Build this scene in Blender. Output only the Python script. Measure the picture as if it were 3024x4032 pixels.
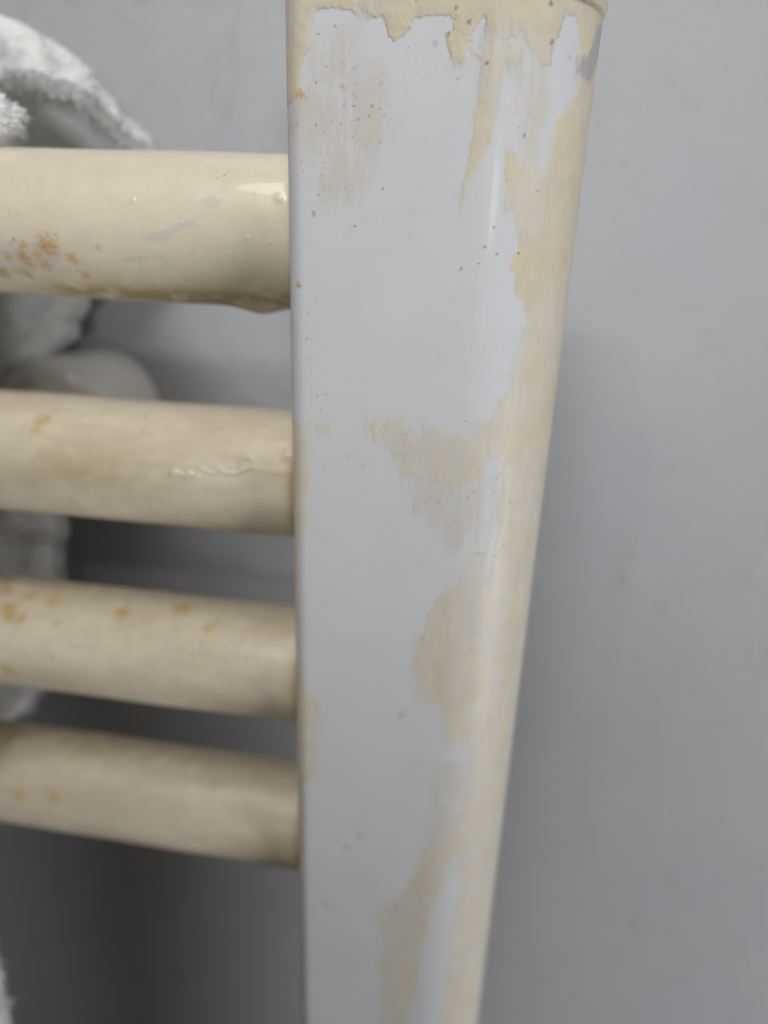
import bpy, bmesh, math, random, json
import numpy as np
from mathutils import Vector, Matrix
MM = 0.001
sc = bpy.context.scene
for o in list(bpy.data.objects): bpy.data.objects.remove(o)

# ------------------------------------------------------------ camera
cam = bpy.data.cameras.new('camera')
co = bpy.data.objects.new('camera', cam); sc.collection.objects.link(co)
Rx = Vector((0.98726603, 0.15557730, 0.03318880))        # camera right in the room
Dn = Vector((0.08821519, -0.36181670, -0.92806614))      # camera down
Fw = Vector((-0.13237776, 0.91917593, -0.37093361))      # viewing direction
co.matrix_world = Matrix((( Rx.x, -Dn.x, -Fw.x, 0), (Rx.y, -Dn.y, -Fw.y, 0), (Rx.z, -Dn.z, -Fw.z, 0), (0, 0, 0, 1)))
cam.sensor_fit = 'VERTICAL'; cam.sensor_height = 24; cam.sensor_width = 18
cam.lens = 16.49
cam.clip_start = 0.002; cam.clip_end = 50
cam.dof.use_dof = True; cam.dof.focus_distance = 0.088; cam.dof.aperture_fstop = 6.3
sc.camera = co

# ------------------------------------------------------------ world, lamps, exposure
w = bpy.data.worlds.new('World'); sc.world = w; w.use_nodes = True
wb = w.node_tree.nodes['Background']
wb.inputs[0].default_value = (1.0, 0.80, 0.52, 1); wb.inputs[1].default_value = 0.05

def lamp(name, kind, loc, target, energy, color, size, **kw):
    l = bpy.data.lights.new(name, kind); o = bpy.data.objects.new(name, l); sc.collection.objects.link(o)
    l.energy = energy; l.color = color
    if kind == 'AREA': l.shape = 'DISK'; l.size = size
    else: l.shadow_soft_size = size
    for k, v in kw.items(): setattr(l, k, v)
    o.location = loc
    o.rotation_euler = (Vector(target) - Vector(loc)).to_track_quat('-Z', 'Y').to_euler()
    return o
KD = Vector((-0.277, -0.63, 0.725)).normalized()
base = Vector((-0.02, 0.11, -0.03))
aim = Vector((-0.05, 0.10, 0.0)) + Vector((0, 0.755, 0.656)) * 0.115
lamp('ceiling_spot', 'SPOT', base + Vector((-0.13, -0.65, 0.745)).normalized() * 1.1, aim, 24.0, (1.0, 0.98, 0.96), 0.11, spot_size=2 * math.atan(.21 / 1.1), spot_blend=1.0)
lamp('downlight', 'SPOT', base + Vector((-0.262, -0.63, 0.715)).normalized() * 1.3, aim, 6.0, (1.0, 0.98, 0.96), 0.012, spot_size=2 * math.atan(.24 / 1.3), spot_blend=1.0)
FD = Vector((0.27, -0.95, 0.07)).normalized()
lamp('front_light', 'SPOT', base + FD * 1.2, Vector((0.0, 0.14, 0.075)), 17.5, (0.98, 0.99, 1.0), 0.07, spot_size=2 * math.atan(.19 / 1.2), spot_blend=0.8)  # unseen front lamp, added; its narrow cone leaves the lower gaps dark
lamp('ceiling_light', 'AREA', base + Vector((-0.05, -0.40, 0.91)).normalized() * 1.0, base, 5.0, (1.0, 0.98, 0.95), 0.6)
lamp('right_fill', 'AREA', base + Vector((0.50, -0.27, -0.30)), base + Vector((0.10, 0.06, -0.16)), 2.6, (0.97, 0.98, 1.0), 0.30)  # added fill, low at the right, brightens right wall and rung undersides

sc.view_settings.view_transform = 'Standard'; sc.view_settings.look = 'None'
sc.view_settings.gamma = 1; sc.view_settings.exposure = -0.13; sc.view_settings.use_curve_mapping = False
sc.cycles.max_bounces = 8; sc.cycles.diffuse_bounces = 5

DATA = json.loads(r'''{"shapes": [["c",[[-4.43,26.32],[47.88,28.7],[47.88,12.18],[47.88,-11.39],[47.88,-47.86],[47.88,-95.9],[47.88,-176.91],[27.44,-152.67],[27.16,-149.83],[27.3,-138.33],[27.86,-130.55],[28.32,-124.8],[28.1,-116.2],[28.15,-108.62],[27.61,-104.28],[26.54,-104.58],[25.67,-108.13],[24.5,-114.53],[22.96,-122.49],[22.17,-126.69],[21.66,-132.78],[21.79,-139.53],[19.96,-146.43],[19.81,-153.11],[15.61,-154.31],[15.43,-148.99],[14.85,-138.21],[13.85,-133.52],[16.2,-128.13],[14.4,-124.46],[13.08,-121.88],[15.03,-118.6],[18.11,-114.58],[20.22,-108.72],[21.68,-103.2],[23.09,-97.92],[25.3,-96.86],[26.31,-94.98],[27.11,-92.68],[27.96,-88.56],[28.13,-83.49],[28.47,-80.63],[25.79,-77.79],[24.15,-79.97],[23.12,-77.83],[22.99,-73.08],[21.82,-71.11],[20.38,-70.49],[18.47,-70.77],[18.09,-66.67],[16.96,-64.8],[17.27,-64.01],[18.0,-61.51],[17.71,-59.19],[18.95,-57.1],[19.17,-55.16],[20.33,-52.39],[21.83,-50.37],[23.66,-48.76],[24.11,-46.23],[25.23,-44.1],[27.15,-43.64],[26.72,-46.26],[26.43,-48.76],[27.07,-50.26],[27.74,-48.14],[28.56,-43.95],[28.95,-39.15],[29.01,-33.16],[28.73,-29.61],[29.14,-28.06],[28.08,-29.25],[26.63,-29.19],[26.13,-28.87],[25.91,-29.81],[25.48,-32.03],[22.51,-32.95],[20.42,-33.61],[18.22,-32.83],[16.35,-32.35],[14.49,-32.18],[14.29,-31.23],[14.36,-29.31],[13.45,-29.55],[12.51,-29.15],[11.6,-27.64],[11.46,-25.47],[12.94,-24.44],[13.83,-24.07],[14.63,-25.24],[15.44,-26.41],[16.07,-26.83],[17.08,-25.98],[17.2,-24.44],[18.4,-25.57],[19.65,-26.4],[20.83,-26.31],[22.0,-26.06],[22.93,-26.62],[24.08,-26.1],[24.17,-24.27],[25.69,-23.94],[26.49,-22.74],[26.93,-20.96],[28.06,-19.81],[28.98,-19.25],[28.81,-17.79],[29.41,-15.8],[29.06,-14.37],[29.55,-11.58],[28.96,-14.89],[29.66,-13.81],[29.79,-12.13],[30.19,-10.48],[29.41,-9.1],[28.76,-7.76],[27.69,-6.44],[27.69,-5.13],[26.94,-3.59],[26.97,-2.56],[27.67,-1.78],[27.33,0.22],[26.83,1.44],[25.94,3.36],[25.6,5.27],[24.89,7.13],[25.06,8.07],[25.05,9.45],[26.13,9.22],[26.74,8.61],[28.42,8.7],[29.16,8.04],[30.12,7.39],[30.6,8.6],[31.07,10.96],[31.25,13.04],[32.46,14.29],[33.41,15.53],[34.58,16.36],[34.31,17.44],[33.69,19.12],[33.98,20.69],[33.25,22.92],[32.5,23.74],[31.1,23.83],[30.76,22.96],[30.26,21.22],[29.52,20.09],[29.59,18.61],[28.89,18.32],[28.28,18.69],[27.61,19.69],[26.38,20.02],[25.87,18.94],[24.93,18.26],[24.5,17.6],[23.64,18.0],[23.63,17.58],[23.36,15.2],[23.27,12.11],[22.96,9.84],[22.08,8.21],[20.72,5.84],[20.0,2.2],[19.88,4.14],[20.37,7.01],[20.8,9.8],[20.87,12.07],[21.21,15.61],[21.28,17.76],[21.49,18.19],[20.18,19.24],[19.78,19.66],[19.6,18.82],[18.92,17.96],[18.03,18.28],[17.7,19.45],[17.15,20.29],[16.96,21.23],[17.68,21.54],[17.74,22.47],[17.21,22.98],[15.75,22.95],[14.27,23.1],[13.55,22.79],[12.73,21.76],[11.78,20.71],[11.16,20.5],[10.51,21.03],[9.97,22.18],[9.57,22.91],[7.31,23.07],[6.05,23.55],[3.51,23.71],[1.86,23.57],[1.6,22.84],[1.21,22.0],[1.34,20.72],[0.81,19.42],[-0.13,17.89],[-0.14,16.34],[0.25,15.22],[-1.06,14.34],[-4.43,13.43],[-9.43,13.41]]],["c",[[27.0,14.71],[28.16,14.79],[28.29,13.13],[27.61,12.93],[26.99,13.16]]],["c",[[9.01,-24.88],[9.92,-24.66],[11.01,-25.66],[10.62,-27.72],[10.01,-27.92],[9.3,-26.88]]],["c",[[16.06,-35.98],[16.91,-36.07],[17.1,-37.89],[16.02,-38.33]]],["c",[[-9.43,-22.4],[-4.43,-23.23],[-1.0,-26.13],[0.66,-25.65],[0.47,-29.79],[0.78,-32.37],[0.6,-35.37],[0.09,-37.79],[0.56,-41.2],[-0.47,-43.79],[-1.53,-44.79],[-1.88,-52.7],[-1.57,-60.37],[-1.95,-73.08],[-9.43,-74.67]]],["c",[[1.75,-25.88],[3.62,-25.43],[3.54,-27.0],[2.6,-27.71],[1.91,-27.13]]],["c",[[-9.43,-68.01],[-0.93,-66.15],[-0.18,-71.41],[2.57,-74.01],[2.2,-77.58],[1.26,-81.33],[1.62,-86.82],[1.81,-89.15],[0.25,-90.86],[-1.57,-93.07],[-1.54,-110.56],[-1.43,-133.53],[-0.95,-159.3],[-9.43,-164.09]]],["w",[[23.48,20.51],[24.17,20.95],[25.38,21.1],[25.46,20.38],[24.75,20.04],[24.04,19.7]]],["w",[[19.56,20.91],[20.34,21.74],[21.22,22.76],[21.52,20.7],[21.14,19.45],[20.16,19.45]]]],"thin": [["v",[[21.4,19.24],[23.68,18.43],[23.75,14.99],[23.43,11.67],[23.0,9.39],[20.74,5.6],[19.98,1.71],[19.77,4.62],[20.34,7.48],[20.62,10.48],[20.73,13.85],[21.14,16.47]]],["v",[[11.11,-23.96],[16.03,-26.06],[23.78,-26.11],[24.89,-32.36],[14.53,-33.15],[11.89,-28.88]]],["v",[[14.5,-32.51],[25.48,-32.03],[26.65,-31.09],[27.22,-39.0],[26.38,-42.38],[24.3,-44.46],[21.75,-44.29],[18.7,-41.13],[17.27,-38.21],[14.59,-34.46]]],["v",[[22.15,-82.4],[28.33,-81.27],[27.76,-88.52],[26.31,-94.98],[23.59,-99.87],[21.49,-103.24],[21.53,-90.39]]],["v",[[23.82,-50.94],[27.11,-50.63],[28.79,-53.43],[28.42,-61.09],[24.77,-63.96],[23.2,-60.85]]],["v",[[24.77,-63.9],[26.86,-64.0],[26.84,-68.08],[25.07,-77.76],[24.0,-77.77],[23.83,-70.06]]],["v",[[1.47,21.78],[6.57,22.4],[10.24,18.15],[11.48,12.4],[10.07,7.74],[6.96,1.82],[2.23,1.68],[-0.25,6.56],[-2.76,11.46]]],["v",[[24.04,19.7],[29.43,20.71],[31.2,11.21],[29.06,8.27],[25.1,9.0],[24.4,13.48]]],["v",[[8.91,10.99],[12.52,12.41],[10.55,9.16]]],["v",[[26.27,-30.45],[28.76,-29.29],[29.01,-33.16],[28.95,-39.15],[28.56,-43.95],[27.07,-50.26],[25.66,-49.46],[26.38,-42.38]]],["v",[[27.94,-76.75],[29.76,-75.0],[30.52,-91.27],[30.62,-106.42],[31.88,-129.66],[32.49,-153.08],[30.69,-151.64],[29.25,-122.28],[28.76,-100.51]]],["v",[[28.07,-42.5],[30.07,-41.02],[30.77,-53.82],[31.16,-68.22],[29.04,-67.64],[28.42,-53.38]]],["v",[[15.03,-118.6],[19.94,-110.92],[23.84,-110.22],[22.43,-120.3],[19.39,-133.96],[16.18,-151.38],[14.96,-135.08]]]],"scr": [[[37.82,24.45],[42.88,26.06],[42.88,22.88],[39.4,19.4],[38.34,17.14],[35.94,17.23],[33.67,18.24],[33.71,20.0],[35.45,20.72],[36.77,22.28]]],"pits": [[17.97,23.63,0.35,"d"],[28.76,24.44,0.4,"d"],[17.31,21.17,0.35,"d"],[19.57,22.25,0.4,"d"],[21.92,18.34,0.35,"d"],[29.42,20.81,0.45,"d"],[6.34,13.77,0.3,"b"],[6.89,12.41,0.25,"b"],[5.16,13.8,0.25,"b"],[8.57,13.83,0.3,"b"],[6.18,12.28,0.2,"b"],[27.14,11.1,0.28,"d"],[29.55,5.09,0.25,"d"],[9.68,9.96,0.22,"b"],[11.29,10.63,0.18,"b"],[4.78,11.81,0.2,"b"],[1.98,21.15,0.22,"d"],[4.04,21.95,0.3,"b"],[18.71,16.72,0.3,"g"],[15.8,20.18,0.55,"g"],[32.39,19.59,0.4,"g"],[18.32,6.54,0.18,"g"],[10.16,4.86,0.22,"d"],[1.34,1.65,0.4,"b"],[6.71,0.43,0.3,"b"],[27.8,-2.11,0.22,"d"],[28.83,-2.42,0.15,"d"],[23.35,-1.53,0.35,"b"],[25.0,-2.36,0.3,"b"],[22.71,-3.51,0.25,"b"],[20.54,-4.11,0.4,"b"],[-0.73,-6.94,0.5,"r"],[0.52,-1.96,0.45,"c"],[4.03,5.2,0.45,"c"],[3.34,4.81,0.25,"b"],[5.32,4.74,0.25,"b"],[0.06,10.03,0.45,"c"],[2.32,10.54,0.2,"b"],[7.58,11.2,0.4,"c"],[-0.16,15.0,0.6,"y"],[10.16,12.88,0.25,"b"],[8.23,12.7,0.22,"b"],[2.01,3.92,0.2,"b"],[0.57,4.5,0.2,"b"],[0.46,-10.59,0.2,"b"],[1.93,-11.63,0.15,"d"],[26.96,-9.32,0.15,"g"],[0.34,-13.98,0.25,"b"],[9.54,16.18,0.4,"g"],[6.4,17.7,0.3,"g"],[3.02,17.9,0.25,"g"],[6.39,-30.21,0.38,"g"],[8.08,-31.75,0.3,"g"],[8.54,-31.52,0.3,"g"],[2.7,-31.81,0.18,"d"],[-2.11,-24.72,0.2,"d"],[6.17,-37.23,0.25,"g"],[2.38,-23.82,0.3,"b"],[2.47,-25.2,0.25,"b"],[2.99,-21.49,0.25,"b"],[1.76,-21.93,0.25,"b"],[0.37,-13.94,0.3,"b"],[1.03,-14.1,0.2,"b"],[31.69,-30.56,0.2,"d"],[30.41,-35.87,0.25,"d"],[30.1,-42.94,0.3,"d"],[28.11,-41.18,0.22,"d"],[26.23,-38.89,0.2,"d"],[25.52,-43.75,0.3,"b"],[26.17,-43.77,0.3,"b"],[27.2,-44.17,0.25,"b"],[28.8,-44.51,0.25,"b"],[23.5,-49.75,0.25,"b"],[18.57,-58.89,0.3,"d"],[22.48,-55.14,0.25,"b"],[0.38,-59.26,0.25,"b"],[23.73,-35.05,0.25,"d"],[22.73,-23.89,0.2,"d"],[27.11,-21.26,0.2,"b"],[14.3,-33.57,0.25,"b"],[1.39,-41.99,0.22,"d"],[11.1,-43.65,0.2,"g"],[3.99,-34.64,0.15,"g"],[27.83,-38.37,0.2,"d"],[28.35,-36.73,0.2,"d"],[31.06,-36.4,0.18,"d"],[30.23,-40.69,0.2,"d"],[19.0,-56.9,0.2,"b"],[9.53,-101.54,0.8,"s"],[7.01,-104.88,0.8,"s"],[16.95,-117.72,0.8,"s"],[3.23,-120.41,0.7,"s"],[18.85,-128.38,0.5,"s"],[15.97,-73.92,0.8,"s"]],"edges": [[84.8,-84.0],[104.1,-65.2],[114.6,-50.4],[118.9,-24.7]],"spots": [[[-66.41,-15.0,1.5,"o"],[-71.09,-24.6,1.0,"o"],[-76.1,-40.1,1.2,"o"],[-63.17,-25.1,0.9,"y"],[-68.12,-30.9,1.0,"y"],[-70.52,-32.3,0.7,"y"],[-72.43,-39.0,1.0,"y"],[-71.75,-42.7,0.8,"b"],[-73.65,-37.5,0.6,"y"],[-73.72,-25.9,0.7,"y"],[-70.47,-15.1,0.6,"y"],[-68.77,-22.6,0.6,"y"],[-71.72,-11.2,0.4,"d"],[-63.2,-34.7,0.4,"b"],[-62.31,-39.8,0.8,"y"],[-71.44,7.9,0.35,"p"],[-67.76,10.7,0.25,"d"],[-65.87,11.8,0.25,"d"],[-69.06,11.6,0.2,"d"],[-70.32,8.1,0.3,"p"],[-52.45,19.4,0.4,"p"],[-35.55,-4.0,0.4,"p"],[-38.64,-15.6,0.35,"p"],[-39.46,41.0,0.3,"d"],[-38.96,43.9,0.2,"d"],[-40.48,38.0,0.2,"d"],[-44.21,50.8,0.22,"d"],[-43.52,56.6,0.25,"d"],[-42.99,45.8,0.15,"d"],[-46.13,41.3,0.3,"g"],[-45.25,34.5,0.15,"d"],[-42.2,28.3,0.25,"g"],[-31.5,6.3,0.25,"g"],[-58.48,-15.5,0.6,"s"],[-45.08,7.6,0.25,"d"],[-32.23,-6.6,0.3,"p"]],[[-74.23,48.1,1.2,"y"],[-73.27,52.2,0.6,"b"],[-74.57,39.4,0.8,"y"],[-69.92,91.2,0.5,"b"],[-56.27,61.9,0.4,"b"],[-82.89,92.0,0.6,"b"],[-84.04,86.1,0.5,"b"],[-37.29,58.0,0.18,"d"],[-42.8,54.6,0.4,"s"],[-43.9,53.0,0.3,"d"],[-35.46,63.2,0.4,"s"],[-32.14,49.2,0.35,"b"],[-33.24,47.7,0.3,"b"],[-32.89,62.1,0.3,"b"],[-38.3,3.1,0.25,"d"],[-40.88,42.9,0.3,"b"],[-43.79,23.1,0.2,"d"],[-54.26,44.2,0.4,"b"],[-55.72,45.5,0.4,"b"],[-47.11,73.5,0.2,"d"],[-31.09,38.4,0.45,"p"],[-60.12,42.6,0.3,"b"],[-49.6,11.1,0.6,"p"]],[[-92.28,93.7,1.2,"o"],[-90.41,76.2,0.9,"o"],[-87.6,54.1,1.5,"o"],[-86.89,48.1,1.2,"o"],[-84.44,46.8,0.9,"o"],[-86.87,-9.9,1.3,"y"],[-65.27,65.0,1.3,"o"],[-65.2,77.0,0.6,"b"],[-54.49,78.4,1.4,"o"],[-53.71,82.3,0.8,"o"],[-47.59,58.9,1.0,"y"],[-46.59,65.9,0.5,"b"],[-46.77,85.5,0.6,"s"],[-50.22,44.6,0.4,"d"],[-48.03,43.0,0.4,"d"],[-49.51,31.8,0.4,"d"],[-40.6,50.0,0.45,"d"],[-41.25,45.1,0.4,"d"],[-39.15,34.2,0.5,"s"],[-53.74,52.5,0.5,"s"],[-62.45,39.4,0.5,"s"],[-59.8,32.3,0.4,"s"],[-54.81,34.3,0.4,"s"],[-77.11,46.6,0.8,"s"],[-76.76,12.4,0.6,"s"],[-37.82,77.7,0.5,"b"],[-36.78,73.0,0.4,"b"],[-38.48,62.2,0.4,"b"],[-40.01,62.3,0.4,"b"],[-65.29,99.2,0.7,"b"],[-62.0,113.2,0.6,"b"],[-79.96,69.9,1.6,"y"],[-84.98,71.6,1.2,"y"],[-48.07,34.5,0.3,"d"],[-46.64,31.6,0.3,"d"],[-50.72,38.6,0.3,"d"],[-44.39,51.1,0.3,"d"]],[[-90.66,19.7,1.2,"y"],[-92.48,24.3,0.7,"s"],[-82.93,24.1,1.2,"y"],[-49.38,64.9,1.1,"s"],[-48.1,61.5,0.8,"s"],[-85.08,90.5,0.5,"s"],[-95.8,132.1,0.6,"b"],[-76.85,-22.3,0.5,"p"],[-65.72,51.1,0.4,"s"],[-97.66,84.7,1.2,"y"],[-95.3,88.6,1.0,"y"],[-57.29,110.1,0.7,"s"],[-52.39,118.0,0.7,"s"]]],"bare0": [[[-51.26,-6.2],[-50.18,-2.1],[-47.64,-0.4],[-45.93,4.3],[-43.72,7.8],[-42.5,4.8],[-43.21,2.2],[-45.44,-0.7],[-47.82,-8.2],[-49.03,-11.0],[-50.64,-8.7]],[[-55.02,-23.3],[-52.78,-19.2],[-48.19,-18.2],[-48.29,-20.4],[-52.44,-23.4],[-54.52,-24.6]],[[-76.5,-13.4],[-74.07,-13.0],[-70.37,-10.9],[-65.16,-12.7],[-64.2,-20.9],[-65.66,-32.0],[-71.5,-44.7],[-77.65,-49.0],[-80.32,-49.9]],[[-42.99,20.8],[-40.91,25.2],[-38.71,22.8],[-39.95,16.0],[-42.13,17.0]]],"curl1": [[-49.94,9.2],[-49.26,12.9],[-48.57,11.5],[-47.38,9.5],[-46.88,13.1],[-45.68,10.2],[-44.88,17.3],[-43.85,15.2],[-42.66,14.0],[-41.86,17.7],[-40.49,14.9],[-38.83,15.6],[-37.22,19.6],[-36.28,22.5],[-36.47,28.3],[-37.45,30.5],[-38.25,29.3],[-38.48,25.0]]}''')

# ------------------------------------------------------------ small helpers
def mesh_obj(name, verts, faces, mat, parent=None, smooth=True):
    me = bpy.data.meshes.new(name)
    me.from_pydata([tuple(v) for v in verts], [], [tuple(f) for f in faces])
    me.materials.append(mat)
    if smooth: me.polygons.foreach_set('use_smooth', [True] * len(me.polygons))
    me.update()
    o = bpy.data.objects.new(name, me); sc.collection.objects.link(o)
    if parent: o.parent = parent
    return o
def set_attr(o, name, arr):                      # arr (N,3)
    a = o.data.attributes.new(name, 'FLOAT_VECTOR', 'POINT')
    a.data.foreach_set('vector', np.ascontiguousarray(arr, dtype=np.float32).ravel())
def grid_faces(nu, nv, wrap=False):
    i = np.arange(nu - 1)[:, None]; j = np.arange(nv if wrap else nv - 1)[None, :]
    a = i * nv + j; b = i * nv + (j + 1) % nv
    return np.stack([a, b, b + nv, a + nv], -1).reshape(-1, 4)
def empty(name, loc=(0, 0, 0)):
    o = bpy.data.objects.new(name, None); sc.collection.objects.link(o); o.location = loc
    o.empty_display_size = 0.02
    return o
def sdf(poly, X, Y):                             # positive inside
    p = np.array(poly, float); d = np.full(X.shape, 1e9); ins = np.zeros(X.shape, bool)
    for (x0, y0), (x1, y1) in zip(p, np.roll(p, -1, 0)):
        ex, ey = x1 - x0, y1 - y0; L = ex * ex + ey * ey
        if L < 1e-12: continue
        t = np.clip(((X - x0) * ex + (Y - y0) * ey) / L, 0, 1)
        d = np.minimum(d, (X - x0 - t * ex) ** 2 + (Y - y0 - t * ey) ** 2)
        if y0 != y1:
            c = ((y0 > Y) != (y1 > Y)) & (X < ex * (Y - y0) / (y1 - y0) + x0); ins ^= c
    d = np.sqrt(d); return np.where(ins, d, -d)

# ------------------------------------------------------------ materials
class NT:
    def __init__(s, name):
        s.m = bpy.data.materials.new(name); s.m.use_nodes = True; s.t = s.m.node_tree
        s.b = s.t.nodes['Principled BSDF']
    def n(s, kind, **kw):
        x = s.t.nodes.new(kind)
        for k, v in kw.items():
            if isinstance(k, str) and hasattr(x, k) and k != 'inputs': setattr(x, k, v)
        return x
    def link(s, a, b): s.t.links.new(a, b)
    def put(s, sock, v):
        if hasattr(v, 'is_output') or isinstance(v, bpy.types.NodeSocket): s.link(v, sock)
        else: sock.default_value = v
    def math(s, op, a, b=0.0, clamp=False):
        x = s.n('ShaderNodeMath', operation=op, use_clamp=clamp); s.put(x.inputs[0], a); s.put(x.inputs[1], b); return x.outputs[0]
    def mix(s, f, a, b):
        x = s.n('ShaderNodeMix', data_type='RGBA'); s.put(x.inputs[0], f); s.put(x.inputs[6], a); s.put(x.inputs[7], b); return x.outputs[2]
    def coords(s, scale=(1, 1, 1)):
        tc = s.n('ShaderNodeTexCoord'); mp = s.n('ShaderNodeMapping'); s.link(tc.outputs['Object'], mp.inputs[0])
        mp.inputs['Scale'].default_value = tuple(1000 * q for q in scale); return mp.outputs[0]
    def noise(s, vec, scale, detail=3, rough=0.5, dist=0.0):
        x = s.n('ShaderNodeTexNoise'); s.link(vec, x.inputs['Vector']); x.inputs['Scale'].default_value = scale
        x.inputs['Detail'].default_value = detail; x.inputs['Roughness'].default_value = rough; x.inputs['Distortion'].default_value = dist
        return x.outputs[0]
    def step(s, v, lo, hi):
        x = s.n('ShaderNodeMapRange', interpolation_type='SMOOTHSTEP'); s.put(x.inputs[0], v)
        x.inputs[1].default_value = lo; x.inputs[2].default_value = hi; return x.outputs[0]
    def attr(s, name):
        a = s.n('ShaderNodeAttribute', attribute_name=name); p = s.n('ShaderNodeSeparateXYZ'); s.link(a.outputs['Vector'], p.inputs[0]); return p.outputs
    def bump(s, h, strength, dist):
        x = s.n('ShaderNodeBump'); x.inputs['Strength'].default_value = strength; x.inputs['Distance'].default_value = dist
        s.link(h, x.inputs['Height']); s.link(x.outputs[0], s.b.inputs['Normal']); return x

WHITE = (0.555, 0.566, 0.593, 1)

def paint_material(name, post, coat=.2, tint=1.0):
    CREAM = (0.575, 0.52, 0.398, 1) if post else (0.685, 0.62, 0.49, 1)
    t = NT(name); v = t.coords(); p = t.attr('paint'); s1 = t.attr('marks'); s2 = t.attr('stains')
    vst = t.coords((1, 1, .18)) if post else t.coords((.35, 1, 1))
    nb = t.noise(v, 0.55, 3, .6); nf = t.noise(v, 2.6, 3, .6); nl = t.noise(v, 0.09, 3, .55); ns = t.noise(vst, 0.9, 4, .6); nm = t.noise(v, .28, 4, .62)
    # cream coverage: traced outline with a ragged edge
    edge = t.math('ADD', p[0], t.math('ADD', t.math('MULTIPLY', t.math('SUBTRACT', nb, .5), 1.3), t.math('MULTIPLY', t.math('SUBTRACT', nf, .5), .8)))
    if post:
        sp = t.n('ShaderNodeSeparateXYZ'); t.link(v, sp.inputs[0]); low = t.step(t.math('MULTIPLY', sp.outputs[2], -1.0), -712.0 + 18.0, -712.0 + 75.0)
        nst = t.noise(t.coords((1, 1, .09)), 1.3, 5, .65, .4); soft = t.step(t.math('ADD', t.noise(v, .13, 2, .5), t.math('MULTIPLY', low, .16)), .44, .60)
        edge = t.math('ADD', edge, t.math('MULTIPLY', t.math('SUBTRACT', nst, .5), t.math('ADD', .4, t.math('MULTIPLY', soft, 3.6))))
        wd = t.math('ADD', .11, t.math('MULTIPLY', soft, 1.1))
        mr = t.n('ShaderNodeMapRange', interpolation_type='SMOOTHSTEP'); t.link(edge, mr.inputs[0]); t.link(t.math('MULTIPLY', wd, -1.0), mr.inputs[1]); t.link(wd, mr.inputs[2]); cov = mr.outputs[0]
        cov = t.math('MULTIPLY', cov, t.math('SUBTRACT', 1.0, t.math('MULTIPLY', t.math('MULTIPLY', soft, t.step(nst, .36, .66)), .62)))
    else:
        cov = t.step(edge, -.05, .07)
    thin = t.math('MULTIPLY', p[1], t.step(t.math('ADD', t.math('MULTIPLY', ns, .6), t.math('MULTIPLY', nm, .5)), .40, .64))
    white = t.mix(t.step(nl, .35, .7), WHITE, (0.54, 0.55, 0.575, 1))
    cream = t.mix(t.math('MULTIPLY', t.step(nm, .35, .68), .3 if tint == 1.0 and not post else .5), CREAM, (0.485, 0.435, 0.34, 1) if post else (0.565, 0.50, 0.39, 1))
    if tint < 1: cream = t.mix(t.math('MULTIPLY', t.step(t.noise(vst, .13, 5, .6), .34, .66), 1.1 * (1 - tint), clamp=True), cream, t.mix(nl, (0.47, 0.395, 0.29, 1), (0.54, 0.47, 0.35, 1)))
    cream = t.mix(t.math('MULTIPLY', t.step(ns, .48, .72), .22), cream, (0.54, 0.52, 0.455, 1))
    if post:
        white = t.mix(t.math('MULTIPLY', thin, .60), white, (0.50, 0.455, 0.39, 1))
        creamc = t.mix(t.math('MULTIPLY', thin, .80), cream, (0.52, 0.515, 0.50, 1))
        col = t.mix(cov, white, creamc)
    else:
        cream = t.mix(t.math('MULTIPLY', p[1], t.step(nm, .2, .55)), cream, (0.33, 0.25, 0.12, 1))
        col = t.mix(t.math('MULTIPLY', t.step(edge, -.05, .25), .85), cream, t.mix(nm, (0.62, 0.57, 0.51, 1), (0.55, 0.51, 0.465, 1)))
    # faint dust and pinprick pits
    vo = t.n('ShaderNodeTexVoronoi'); t.link(v, vo.inputs['Vector']); vo.inputs['Scale'].default_value = .85
    pd = t.math('ADD', p[1], .0) if post else t.step(nm, .5, .62)
    pit = t.math('MULTIPLY', t.step(vo.outputs['Distance'], .17, .08), t.math('MULTIPLY', pd, t.step(nb, .52, .62)))
    col = t.mix(t.math('MULTIPLY', pit, .40), col, (0.36, 0.29, 0.22, 1))
    ng = t.noise(v, 1.1, 6, .72, .6); ngz = t.noise(v, .16, 2, .5)
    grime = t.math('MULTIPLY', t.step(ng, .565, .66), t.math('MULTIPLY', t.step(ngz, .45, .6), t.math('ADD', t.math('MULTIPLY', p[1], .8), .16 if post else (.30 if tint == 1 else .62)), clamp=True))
    col = t.mix(t.math('MULTIPLY', grime, .75), col, (0.36, 0.29, 0.21, 1))
    nx = t.noise(v, 5.0, 3, .6)
    wob = t.math('ADD', t.math('MULTIPLY', t.math('SUBTRACT', nf, .5), 2.2), t.math('MULTIPLY', t.math('SUBTRACT', nx, .5), 1.6))
    def spot(a, c, k, lo=.05, hi=.45, c0=col):
        return t.step(t.math('ADD', a, wob), lo, hi)
    yel = spot(s2[1], 0, 0, -.2, .95); col = t.mix(t.math('MULTIPLY', yel, .72), col, (0.50, 0.34, 0.10, 1))
    crm = spot(s2[2], 0, 0); col = t.mix(t.math('MULTIPLY', crm, .5), col, (0.60, 0.50, 0.36, 1))
    gry = spot(s2[0], 0, 0, .0, .9); col = t.mix(t.math('MULTIPLY', gry, .42), col, (0.27, 0.25, 0.23, 1))
    rst = spot(s1[2], 0, 0, -.25, .95); col = t.mix(t.math('MULTIPLY', rst, .85), col, t.mix(t.step(nf, .4, .6), (0.55, 0.38, 0.11, 1), (0.43, 0.235, 0.04, 1)))
    brn = spot(s1[1], 0, 0, .0, .5); col = t.mix(t.math('MULTIPLY', brn, .58), col, (0.38, 0.25, 0.13, 1))
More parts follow.
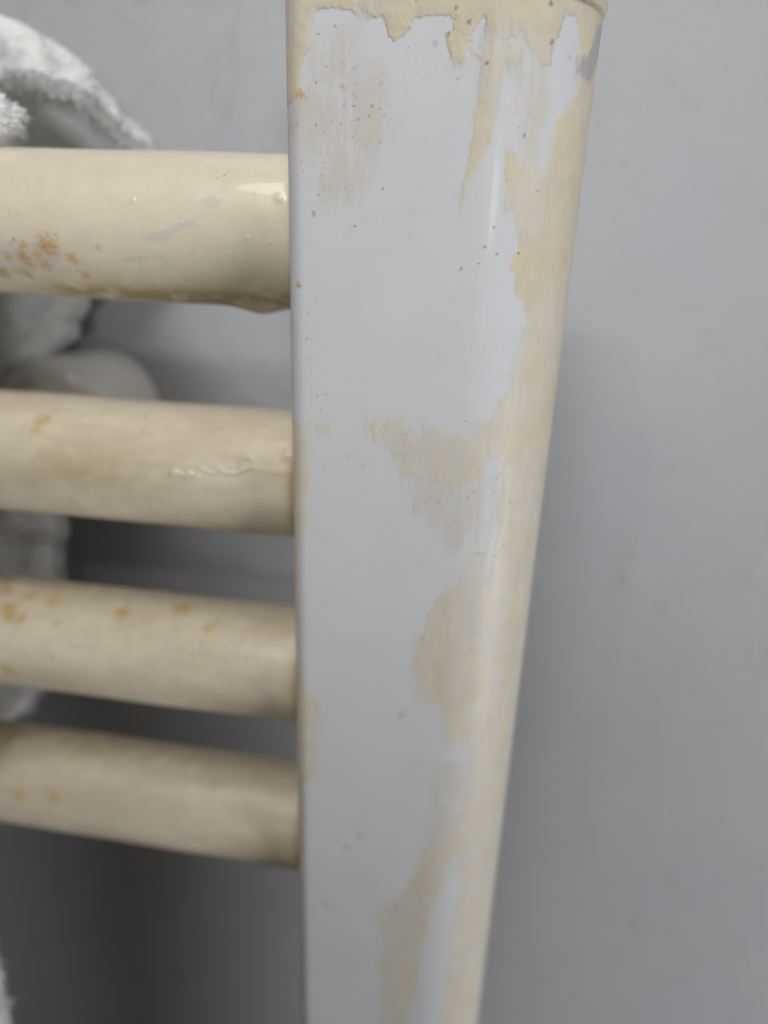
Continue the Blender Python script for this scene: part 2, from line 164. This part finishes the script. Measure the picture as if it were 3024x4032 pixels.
    drk = spot(s1[0], 0, 0, .0, .4); col = t.mix(t.math('MULTIPLY', drk, .66), col, (0.20, 0.16, 0.12, 1))
    if post:
        scr = t.step(t.math('ADD', p[2], t.math('MULTIPLY', t.math('SUBTRACT', t.noise(t.coords((1.6, 1.6, .5)), 1.0, 4, .7), .5), 3.2)), .1, .9)
        col = t.mix(t.math('MULTIPLY', scr, .8), col, (0.34, 0.34, 0.36, 1))
    t.link(col, t.b.inputs['Base Color'])
    rg = t.math('ADD', t.math('MULTIPLY', nm, .20), .36 if post else .26)
    if post: rg = t.math('SUBTRACT', rg, t.math('MULTIPLY', cov, .05))
    t.link(t.math('ADD', rg, t.math('MULTIPLY', rst, .3)), t.b.inputs['Roughness'])
    t.b.inputs['Specular IOR Level'].default_value = .2 if post else .3; t.b.inputs['Coat Weight'].default_value = coat; t.b.inputs['Coat Roughness'].default_value = .1 if post else .02
    h = t.math('MULTIPLY', t.step(edge, -.25, .35), .40 if post else -.35)
    h = t.math('ADD', h, t.math('MULTIPLY', nl, .25)); h = t.math('ADD', h, t.math('MULTIPLY', nm, .22)); h = t.math('ADD', h, t.math('MULTIPLY', nf, .05))
    h = t.math('SUBTRACT', h, t.math('MULTIPLY', pit, .5)); h = t.math('SUBTRACT', h, t.math('MULTIPLY', drk, 1.0)); h = t.math('SUBTRACT', h, t.math('MULTIPLY', brn, .6))
    h = t.math('ADD', h, t.math('MULTIPLY', rst, .7))
    if post: h = t.math('ADD', h, t.math('MULTIPLY', t.math('MULTIPLY', cov, t.step(sp.outputs[2], 712.0, 722.0)), t.math('MULTIPLY', nb, 2.2)))
    t.bump(h, .62, .00016)
    return t.m

def wall_material():
    t = NT('wall_paint'); v = t.coords()
    n1 = t.noise(v, .018, 4, .55); n5 = t.noise(t.coords((1, 1, .45)), .055, 5, .7, .8); n2 = t.noise(v, .35, 4, .6); n3 = t.noise(v, .09, 3, .6); n4 = t.noise(v, 1.3, 2, .5)
    c = t.mix(t.step(n1, .35, .65), (0.364, 0.370, 0.398, 1), (0.378, 0.380, 0.402, 1))
    c = t.mix(t.math('MULTIPLY', t.step(n3, .5, .75), .25), c, (0.33, 0.325, 0.34, 1))
    c = t.mix(t.math('MULTIPLY', t.step(n5, .60, .70), .30), c, (0.30, 0.285, 0.275, 1))
    t.link(c, t.b.inputs['Base Color']); t.b.inputs['Roughness'].default_value = .50; t.b.inputs['Specular IOR Level'].default_value = .35
    vo = t.n('ShaderNodeTexVoronoi'); t.link(v, vo.inputs['Vector']); vo.inputs['Scale'].default_value = .14; vo.inputs['Randomness'].default_value = 1
    lump = t.math('MULTIPLY', t.step(vo.outputs['Distance'], .35, .0), t.step(n3, .52, .62))
    h = t.math('ADD', t.math('MULTIPLY', n3, .6), t.math('MULTIPLY', n2, .55)); h = t.math('ADD', h, t.math('MULTIPLY', lump, .5)); h = t.math('ADD', h, t.math('MULTIPLY', n4, .08))
    t.bump(h, .65, .0006)
    return t.m

def towel_material():
    t = NT('terry_cotton'); v = t.coords(); n1 = t.noise(v, .5, 3, .6); n2 = t.noise(v, .06, 2, .5)
    c = t.mix(n1, (0.93, 0.935, 0.94, 1), (0.97, 0.975, 0.98, 1)); c = t.mix(t.math('MULTIPLY', n2, .2), c, (0.88, 0.89, 0.87, 1))
    t.link(c, t.b.inputs['Base Color']); t.b.inputs['Subsurface Weight'].default_value = .3; t.b.inputs['Subsurface Scale'].default_value = .003; t.b.inputs['Subsurface Radius'].default_value = (1, 1, 1); t.b.inputs['Roughness'].default_value = .95; t.b.inputs['Specular IOR Level'].default_value = .1
    t.b.inputs['Sheen Weight'].default_value = .25
    t.bump(n1, .6, .0012)
    tr = t.n('ShaderNodeBsdfTranslucent'); t.link(c, tr.inputs[0]); ms = t.n('ShaderNodeMixShader'); ms.inputs[0].default_value = .2
    out = t.t.nodes['Material Output']; t.link(t.b.outputs[0], ms.inputs[1]); t.link(tr.outputs[0], ms.inputs[2]); t.link(ms.outputs[0], out.inputs['Surface'])
    return t.m
def plain_paint(name, col, rough):
    t = NT(name); v = t.coords(); n1 = t.noise(v, .2, 4, .6)
    t.link(t.mix(n1, col, tuple(c * .9 for c in col[:3]) + (1,)), t.b.inputs['Base Color']); t.b.inputs['Roughness'].default_value = rough
    t.bump(n1, .4, .0002); return t.m

M_post = paint_material('chipped_white_and_cream_paint', True, .03)
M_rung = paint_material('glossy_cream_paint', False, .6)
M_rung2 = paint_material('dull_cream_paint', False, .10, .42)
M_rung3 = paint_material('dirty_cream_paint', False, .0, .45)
M_wall = wall_material(); M_towel = towel_material()
M_bracket = plain_paint('white_bracket_enamel', (0.84, 0.83, 0.79, 1), .2)

# ------------------------------------------------------------ wall
def build_wall():
    xs = [-1.4, 1.4]; Y0 = 0.175
    v = [(-1.4, Y0, -1.0), (1.4, Y0, -1.0), (1.4, Y0, 1.5), (-1.4, Y0, 1.5), (-1.4, Y0 + .1, -1.0), (1.4, Y0 + .1, -1.0), (1.4, Y0 + .1, 1.5), (-1.4, Y0 + .1, 1.5)]
    f = [(0, 1, 2, 3), (5, 4, 7, 6), (4, 0, 3, 7), (1, 5, 6, 2), (3, 2, 6, 7), (4, 5, 1, 0)]
    o = mesh_obj('wall', v, f, M_wall, smooth=False); o['kind'] = 'structure'
    return o
build_wall()

# ------------------------------------------------------------ towel radiator
rad = empty('towel_radiator', (-0.009, 0.113, -0.70))
rad['label'] = 'cream ladder towel radiator with patchy white repainted upright and rust-spotted round rungs'
rad['category'] = 'towel radiator'
def part(name, verts, faces, mat, parent=rad, smooth=True):
    o = mesh_obj(name, np.asarray(verts) - np.array(parent.matrix_world.translation if False else (rad.location if parent is rad else (0, 0, 0))), faces, mat, parent, smooth)
    return o

XL, XR, YF, YB = -28.0, 9.9, 95.0, 128.0
def post_profile():
    P = [(XL, YB - 3), (XL, YF + 2.5)]
    for a in np.linspace(0, 90, 9)[1:]:
        a = math.radians(a); P.append((XL + 2.5 - 2.5 * math.cos(a), YF + 2.5 - 2.5 * math.sin(a)))
    x0 = -3.5
    for q in np.linspace(0, 1, 31)[1:]: P.append((XL + 2.5 + (x0 - XL - 2.5) * q, YF))
    A = XR - x0; B = 13.0
    for a in np.linspace(0, 90, 25)[1:]:
        a = math.radians(a); P.append((x0 + A * math.sin(a), YF + B - B * math.cos(a)))
    P.append((XR, YB - 3))
    return np.array(P)
PP = post_profile(); sg = np.hypot(*np.diff(PP, axis=0).T); SS = np.concatenate([[0], np.cumsum(sg)]); SS -= SS[9]
def at_s(s): return np.stack([np.interp(s, SS, PP[:, 0]), np.interp(s, SS, PP[:, 1])], -1)

SC = {'d': .62, 'b': .68, 'o': 1.05, 'r': .8, 'g': .8, 'y': 1.2}
def marks(S, Z, lst, names='dbrsyc'):
    """spot fields (1 at the centre, 0 at the radius) for each kind"""
    out = {k: np.full(S.shape, -1.0) for k in 'dbrsycp'}
    mp = {'d': 'd', 'b': 'b', 'r': 'r', 'o': 'r', 'g': 's', 's': 's', 'y': 'y', 'c': 'c', 'p': 'p'}
    for a, b, r, k in lst:
        m = (abs(S - a) < 3 * r) & (abs(Z - b) < 3 * r)
        if not m.any(): continue
        f = 1 - np.hypot(S[m] - a, Z[m] - b) / (r * SC.get(k, 1.0)) * .8
        kk = mp[k]; out[kk][m] = np.maximum(out[kk][m], f)
    return out

def build_upright():
    # keep finer steps where the paint outline runs
    smin, smax = SS[0] + .01, SS[-1] - .01
    s = np.concatenate([np.linspace(smin, -4.6, 12)[:-1], np.arange(-4.6, 44, .17), np.linspace(44, smax, 12)[1:]])
    z = np.concatenate([np.linspace(-700, -172, 30)[:-1], np.arange(-172, 24.9, .24), [25.0, 25.4, 25.6, 25.7]])
    ins = np.zeros(len(z)); ins[-4:] = [0, .1, .35, .8]
    xy = at_s(s)
    # back: closing loop points
    back = np.array([(XR - .9, YB - .9), (XR - 3, YB), (XL + 3, YB), (XL + .9, YB - .9)])
    ns = len(s); loop = np.concatenate([xy, back]); n = len(loop); cx = np.array([(XL + XR) / 2, (YF + YB) / 2])
    V = np.zeros((len(z), n, 3))
    for i, (zz, q) in enumerate(zip(z, ins)):
        d = loop - cx; V[i, :, :2] = cx + d * (1 - q / 17); V[i, :, 2] = zz
    S2, Z2 = np.meshgrid(s, z)
    cov = np.full(S2.shape, -6.0)
    fine = Z2 > -175
    for k, poly in DATA['shapes']:
        d = sdf(poly, S2[z > -175], Z2[z > -175])
        if k == 'c': cov[z > -175] = np.maximum(cov[z > -175], d)
        else: cov[z > -175] = np.minimum(cov[z > -175], -d)
    cov = np.where(S2 > 41, 3, cov); cov = np.where(Z2 < -172, (S2 - 22) * .5, cov)
    cov = np.where(S2 < -4.4, np.where(np.sin(Z2 * .11) > -.3, 3, cov), cov)
    thin = np.zeros(S2.shape)
    for k, poly in DATA['thin']:
        d = sdf(poly, S2[z > -175], Z2[z > -175]); thin[z > -175] = np.maximum(thin[z > -175], np.clip(d / 2.2 + .25, 0, 1))
    scr = np.full(S2.shape, -3.0)
    for poly in DATA['scr']:
        scr[z > -175] = np.maximum(scr[z > -175], sdf(poly, S2[z > -175], Z2[z > -175]))
    rs = np.random.default_rng(11); extra = []
    for (cs, cz, ss, sz_, cnt, kinds) in ((1.2, -5, 1.0, 16, 46, 'bbbrd'), (2.5, 3, 2.2, 9, 40, 'bbd'), (7, 13, 3.5, 3.5, 55, 'bbdb'), (5, 4, 3, 5, 22, 'bbdc'), (22.5, -48, 1.6, 8, 45, 'ddbg'), (24.5, -55, 1.3, 4, 20, 'dbb'),
                                         (1.6, -34, .9, 5, 16, 'bdb'), (19, 20, 7, 3.2, 34, 'dbgb'), (25, 8, 2, 8, 16, 'dg'), (15, -88, 1.2, 5, 12, 'db'), (18, -60, 1.8, 3, 14, 'dbb'), (13, -45, 8, 22, 22, 'gd'), (30, -20, 3, 18, 12, 'dg')):
        for _ in range(cnt): extra.append((rs.normal(cs, ss), rs.normal(cz, sz_), rs.uniform(.06, .15) * (1.35 if rs.uniform() < .1 else 1), kinds[rs.integers(len(kinds))]))
    mk = marks(S2, Z2, DATA['pits'] + extra)
    # gentle unevenness of old paint in the metal itself: drips of cream stand proud at the top
    drip = np.clip(cov / .8, 0, 1) * np.clip((Z2 - 5) / 12, 0, 1) * .05
    nrm = np.gradient(xy, axis=0); nrm = np.stack([nrm[:, 1], -nrm[:, 0]], -1); nrm /= np.linalg.norm(nrm, axis=1)[:, None] + 1e-9
    V[:, :ns, :2] += drip[:, :, None] * nrm[None]
    def full(a, fill): return np.concatenate([a, np.full((len(z), 4), fill)], 1)
    faces = grid_faces(len(z), n, True)
    Vf = V.reshape(-1, 3); faces = [tuple(f) for f in faces.tolist()]
    faces.append(tuple(range((len(z) - 1) * n, len(z) * n)))
    o = part('upright', Vf * MM, faces, M_post)
    set_attr(o, 'paint', np.stack([full(np.clip(cov, -6, 6), 3).ravel(), full(thin, 0).ravel(), full(scr, -3).ravel()], -1))
    set_attr(o, 'marks', np.stack([full(mk[k], -1).ravel() for k in 'dbr'], -1))
    set_attr(o, 'stains', np.stack([full(mk[k], -1).ravel() for k in 'syc'], -1))
    o['label'] = 'upright with flaking white repaint over cream and a grey scrape near its top right'
    return o
up = build_upright()

def simple_upright(xc):          # the matching upright far off to the left, mirrored
    loop = np.concatenate([at_s(np.linspace(SS[0], SS[-1], 60)), [(XR - .9, YB - .9), (XR - 3, YB), (XL + 3, YB), (XL + .9, YB - .9)]])
    loop = loop * [-1, 1] + [xc, 0]
    V = []; zs = [-700, 24, 24.3]
    for i, zz in enumerate(zs): V += [(x if i < 2 else xc + 9 + (x - xc - 9) * .95, y, zz) for x, y in loop]
    n = len(loop); F = grid_faces(3, n, True)[:, ::-1].tolist(); F.append(list(range(2 * n, 3 * n))[::-1])
    o = part('upright', np.array(V) * MM, F, M_post)
    N = len(V); set_attr(o, 'paint', np.tile([3., 0, -3], (N, 1))); set_attr(o, 'marks', np.full((N, 3), -1.)); set_attr(o, 'stains', np.full((N, 3), -1.))
simple_upright(-560)

def build_cap():                  # thin welded top plate, a hair wider than the tube
    loop = np.concatenate([at_s(np.linspace(SS[0], SS[-1], 90)), [(XR - .9, YB - .9), (XR - 3, YB), (XL + 3, YB), (XL + .9, YB - .9)]])
    cx = np.array([(XL + XR) / 2, (YF + YB) / 2]); V = []
    for zz, q in ((25.71, 1.0), (25.85, 1.018), (26.2, 1.024), (27.2, 1.022), (27.8, 1.0), (28, .95)):
        V += [(*(cx + (p - cx) * q), zz) for p in loop]
    n = len(loop); F = grid_faces(6, n, True).tolist(); F.append(list(range(5 * n, 6 * n))); F.append(list(range(n))[::-1])
    o = part('end_cap', np.array(V) * MM, F, M_post); N = len(V)
    set_attr(o, 'paint', np.tile([3., .3, -3], (N, 1))); set_attr(o, 'marks', np.full((N, 3), -1.)); set_attr(o, 'stains', np.full((N, 3), -1.))
build_cap()

RY = 113.0; RZ = [-0.8, -39.9, -79.0, -117.1]; RR = [11, 11, 11, 10.6]
def build_rung(i, zc, r, detail=True):
    rng = np.random.default_rng(i + 3)
    if detail:
        x = np.concatenate([np.linspace(-545, -125, 15)[:-1], np.arange(-125, -31, .28), np.linspace(-31, -27.9, 16)])
        ph = np.concatenate([np.arange(-100, 150, 1.1), np.arange(150, 260, 8)])
    else:
        x = np.array([-545, -200, -27.9]); ph = np.arange(-100, 260, 8.0)
    X, PH = np.meshgrid(x, ph, indexing='ij')
    Rr = np.full(X.shape, float(r))
    # weld fillet where the tube meets the upright
    k = np.clip((X + 30.6) / 2.7, 0, 1); Rr += .75 * k ** 2.4 + .12 * np.sin(np.radians(PH * 3) + i) * k
    arc = np.radians(PH) * r
    mk = marks(X * 1.0, arc, [(a, math.radians(b) * r, q, kk) for a, b, q, kk in DATA['spots'][i]] if detail else [])
    Rr += np.clip(mk['p'] * 1.3, 0, 1) ** 1.5 * .13 + np.clip(mk['r'], 0, 1) * .10
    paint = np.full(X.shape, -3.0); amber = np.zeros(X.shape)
    if detail:
        # slow waviness of brushed paint
        for _ in range(7):
            fx, fp, p0, am = rng.uniform(.02, .12), rng.uniform(.5, 3), rng.uniform(0, 6), rng.uniform(.01, .035)
            Rr += am * np.sin(X * fx * 2 + np.radians(PH) * fp + p0)
    if i < 2 and detail: Rr += .26 * np.exp(-((X + 31.0) / .60) ** 2 - ((arc - math.radians(24 if i == 0 else 33) * r) / .6) ** 2)
    if i == 0 and detail:
        for poly in DATA['bare0']:
            paint = np.maximum(paint, sdf([(a, math.radians(b) * r) for a, b in poly], X, arc))
        # long paint sag along the underside and the drip by the weld
        d = np.clip(1 - ((PH + 92) / 26) ** 2, 0, 1) * np.exp(-((X + 37.0) / 3.6) ** 2); Rr += d * 1.15
        d2 = np.clip(1 - ((PH + 80) / 20) ** 2, 0, 1) * (1 / (1 + np.exp(-(X + 78) / 9))); Rr += d2 * .22
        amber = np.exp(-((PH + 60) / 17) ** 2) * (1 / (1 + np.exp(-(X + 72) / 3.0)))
    if i == 1 and detail:
        c = DATA['curl1']
        for (a0, b0), (a1, b1) in zip(c[:-1], c[1:]):
            p0 = np.array((a0, math.radians(b0) * r)); p1 = np.array((a1, math.radians(b1) * r)); e = p1 - p0
            tt = np.clip(((X - p0[0]) * e[0] + (arc - p0[1]) * e[1]) / (e @ e + 1e-9), 0, 1)
            dd = np.hypot(X - p0[0] - tt * e[0], arc - p0[1] - tt * e[1]); Rr += 0.0
            if 'cb' not in locals(): cb = np.zeros(X.shape)
            cb = np.maximum(cb, np.exp(-(dd / .28) ** 2))
        Rr += cb * .24
        Rr += .10 * np.exp(-((PH - 20) / 3.0) ** 2) * (1 / (1 + np.exp(-(X + 62) / 3)))
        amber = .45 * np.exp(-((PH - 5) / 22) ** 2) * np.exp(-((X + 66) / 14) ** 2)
    if i >= 2 and detail: amber = .35 * np.clip((PH - 40) / 60, 0, 1)  # brown tops: shade of the rung above, put into the colour
    if i >= 1 and detail: amber = np.maximum(amber, .85 * np.exp(-((X + 29.3) / 1.3) ** 2))  # brown seam grime that also paints in the upright's shade at the joint
    PHr = np.radians(PH)
    V = np.stack([X, RY - Rr * np.cos(PHr), zc + Rr * np.sin(PHr)], -1)
    F = grid_faces(len(x), len(ph), True).tolist()
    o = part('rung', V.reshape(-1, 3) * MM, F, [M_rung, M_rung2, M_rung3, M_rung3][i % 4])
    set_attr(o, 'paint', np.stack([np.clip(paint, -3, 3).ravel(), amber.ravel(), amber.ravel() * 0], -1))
    set_attr(o, 'marks', np.stack([mk[k].ravel() for k in 'dbr'], -1))
    set_attr(o, 'stains', np.stack([mk[k].ravel() for k in 'syc'], -1))
    return o
RL = ['glossy top rung with chipped patches, rust freckles and a paint drip underneath',
      'second rung with dull cream paint and a raised wavy curl',
      'third rung with orange rust spots along its top',
      'lowest rung of the group with two yellow stains']
for i in range(4):
    o = build_rung(i, RZ[i], RR[i]); o['label'] = RL[i]
for k in range(5):
    build_rung(20, -262 - 39 * k, 11, False) if False else None

def build_bracket():
    cx, cz, R = -102.5, -46.0, 15.6
    prof = [(0, 0), (R - 5, 0), (R - 3.2, .35), (R - 1.6, 1.3), (R - .5, 2.9), (R, 5.2), (R, 24.0), (R + .0, 27.5)]
    y0 = 147.0; N = 72; V = [(cx, y0, cz)]
    for r, d in prof[1:]:
        for a in range(N):
            t = 2 * math.pi * a / N; V.append((cx + r * math.cos(t), y0 + d, cz + r * math.sin(t)))
    F = [(0, 1 + a, 1 + (a + 1) % N) for a in range(N)]
    for q in range(len(prof) - 2):
        for a in range(N):
            A = 1 + q * N + a; B = 1 + q * N + (a + 1) % N; F.append((A, A + N, B + N, B))
    br = part('wall_bracket', np.array(V) * MM, F, M_bracket)
    # screw stem joining the bracket to the rung
    V = []; r = 4.5
    for y in (122.5, 147.4):
        for a in range(24):
            t = 2 * math.pi * a / 24; V.append((cx + r * math.cos(t), y, -40.5 + r * math.sin(t)))
    V = np.array(V) * MM - np.array(rad.location)
    st = mesh_obj('stem', V, grid_faces(2, 24, True), M_bracket, br)
build_bracket()

# ------------------------------------------------------------ towel, draped over the top rung
def catmull(P, n):
    P = np.array(P, float); out = []
    Q = np.concatenate([[2 * P[0] - P[1]], P, [2 * P[-1] - P[-2]]])
    for i in range(len(P) - 1):
        p0, p1, p2, p3 = Q[i:i + 4]
        for t in np.linspace(0, 1, n, endpoint=False):
            out.append(.5 * (2 * p1 + (p2 - p0) * t + (2 * p0 - 5 * p1 + 4 * p2 - p3) * t * t + (3 * p1 - p0 - 3 * p2 + p3) * t ** 3))
    out.append(P[-1]); return np.array(out)
CL = [  # Y, Z, x of the hem: front flap, over the rung, loose loop, back flap
 (96, -330, -103), (95, -250, -102), (95, -190, -101.3), (96, -120, -100), (97, -60, -99), (98, -15, -95), (100.5, 6, -87), (106, 12.0, -80), (114, 14.0, -77),
 (121, 18.5, -84), (129, 24.5, -94), (137, 28.0, -92), (146, 27.0, -85.5), (154, 21.5, -80.5), (160, 14.0, -77), (162.5, 2, -80), (162, -9, -90), (160.5, -18, -98), (158, -27, -101.5), (155, -34, -110), (151, -40, -120),
 (148, -50, -121), (146, -58, -112), (145, -66, -101.5), (146, -78, -103.5), (147, -92, -107), (147, -108, -111), (147, -122, -117), (147, -131, -123)]
def build_towel():
    rng = np.random.default_rng(5)
    C = catmull(CL, 12); ds = np.hypot(*np.diff(C[:, :2], axis=0).T); S = np.concatenate([[0], np.cumsum(ds)])
    s = np.arange(0, S[-1], 1.0); Y = np.interp(s, S, C[:, 0]); Zc = np.interp(s, S, C[:, 1]); XE = np.interp(s, S, C[:, 2])
    tan = np.stack([np.gradient(Y), np.gradient(Zc)], -1); tan /= np.linalg.norm(tan, axis=1)[:, None]
    nor = np.stack([-tan[:, 1], tan[:, 0]], -1)             # outward: front on the front flap, up on the loop
    t = np.concatenate([np.arange(0, 60, 1.0), np.linspace(60, 330, 60)[1:]])
    hs = 2.3 + 1.2 * np.exp(-((Y - 136) / 12.0) ** 2) * (Zc > 15); h = hs[:, None]
    T, Sg = np.meshgrid(t, s)
    fold = 2.2 * np.sin(T / 9 + Sg * .02) * np.clip((T - 6) / 30, 0, 1) + 3.0 * np.sin(T / 23 + Sg * .03) * np.clip(T / 40, 0, 1)
    onarch = np.clip((Zc - 5) / 10, 0, 1)[:, None]
    fold = fold * np.where(Y[:, None] < 110, .8, .55)
    fold = np.where((Y[:, None] > 97) & (Y[:, None] < 112) & (Zc[:, None] > -20), np.abs(fold) * .4, fold)
    ar = np.clip((Zc - 12) / 8, 0, 1) * np.clip((Y - 116) / 8, 0, 1) * np.clip(nor[:, 1] * 1.3, 0, 1)
    fold = fold - ar[:, None] * (6.3 * np.clip(1 - T / 11, 0, 1) ** 2 - 3.6)
    rag = .9 * np.sin(s * .9) + .7 * np.sin(s * .37 + 1) + rng.normal(0, .35, len(s))
    HX = XE + rag * .6
    def sheet(sign):
        hr = h + 1.2 * np.exp(-((T - 4) / 4.0) ** 2); hh = hr * np.sqrt(np.clip(1 - (1 - np.clip(T / (h * (1.7 if sign > 0 else .45)), 0, 1)) ** 2, 0, 1)) + .25
        lump = .45 * np.sin(T * .8 + 2 * np.sin(Sg * .31)) * np.sin(Sg * .7 + np.sin(T * .4)) + .3 * rng.normal(0, 1, T.shape) * .6
        o_ = sign * (hh + lump * .6) + fold
        return np.stack([HX[:, None] - T, Y[:, None] + nor[:, 0:1] * o_, Zc[:, None] + nor[:, 1:2] * o_], -1)
    A = sheet(1); B = sheet(-1)
    ns, nt = T.shape; V = np.concatenate([A.reshape(-1, 3), B.reshape(-1, 3)]); off = ns * nt
    F1 = grid_faces(ns, nt); F = F1.tolist() + (F1[:, ::-1] + off).tolist()
    for i in range(ns - 1):
        F.append((i * nt, (i + 1) * nt, off + (i + 1) * nt, off + i * nt))
        F.append(((i + 1) * nt + nt - 1, i * nt + nt - 1, off + i * nt + nt - 1, off + (i + 1) * nt + nt - 1))
    for j in range(nt - 1):
        F.append((j + 1, j, off + j, off + j + 1)); e = (ns - 1) * nt
        F.append((e + j, e + j + 1, off + e + j + 1, off + e + j))
    # terry pile: thousands of short curved threads standing out of both faces and the hem
    PV = []; PF = []; base = len(V)
    N = 42000
    si = rng.integers(0, ns - 1, N); tj = np.minimum((rng.exponential(16, N)).astype(int), 58)
    side = rng.integers(0, 3, N)
    for q in range(N):
        i, j, sd = si[q], tj[q], side[q]
        if sd == 2: j = 0
        P = (A if sd == 0 else B if sd == 1 else (A + B) / 2 if False else A)[i, j]
        if sd == 2: P = A[i, 0] * rng.uniform() * 1.0 + B[i, 0] * 0; P = A[i, 0] + (B[i, 0] - A[i, 0]) * rng.uniform()
        n3 = np.array([0, nor[i, 0], nor[i, 1]]) * (1 if sd == 0 else -1)
        if sd == 2 or j < 2: n3 = n3 * .3 + np.array([1.0, 0, 0])
        d = n3 + rng.normal(0, .55, 3); d /= np.linalg.norm(d)
        L = rng.uniform(.9, 2.3) if j < 3 or rng.uniform() < .08 else rng.uniform(.35, .8); side_v = np.cross(d, rng.normal(0, 1, 3)); side_v /= np.linalg.norm(side_v) + 1e-9; wd = rng.uniform(.13, .26)
        bend = rng.normal(0, .5, 3) * L * .4 + np.array([0, 0, -.25 * L])
        a = P - side_v * wd; b = P + side_v * wd; m = P + d * L * .6 + bend * .3; e = P + d * L + bend
        k = base + len(PV)
        PV += [a, b, m + side_v * wd * .9, m - side_v * wd * .9, e]
        PF += [(k, k + 1, k + 2, k + 3), (k + 3, k + 2, k + 4)]
    V = np.concatenate([V, np.array(PV)]); F += PF
    org = np.array((-160, 113, 12.0))
    o = mesh_obj('towel', (V - org) * MM, F, M_towel); o.location = org * MM
    o['label'] = 'fluffy white terry towel draped over the top rung and puffed into a loop'
    o['category'] = 'towel'
    return o
build_towel()
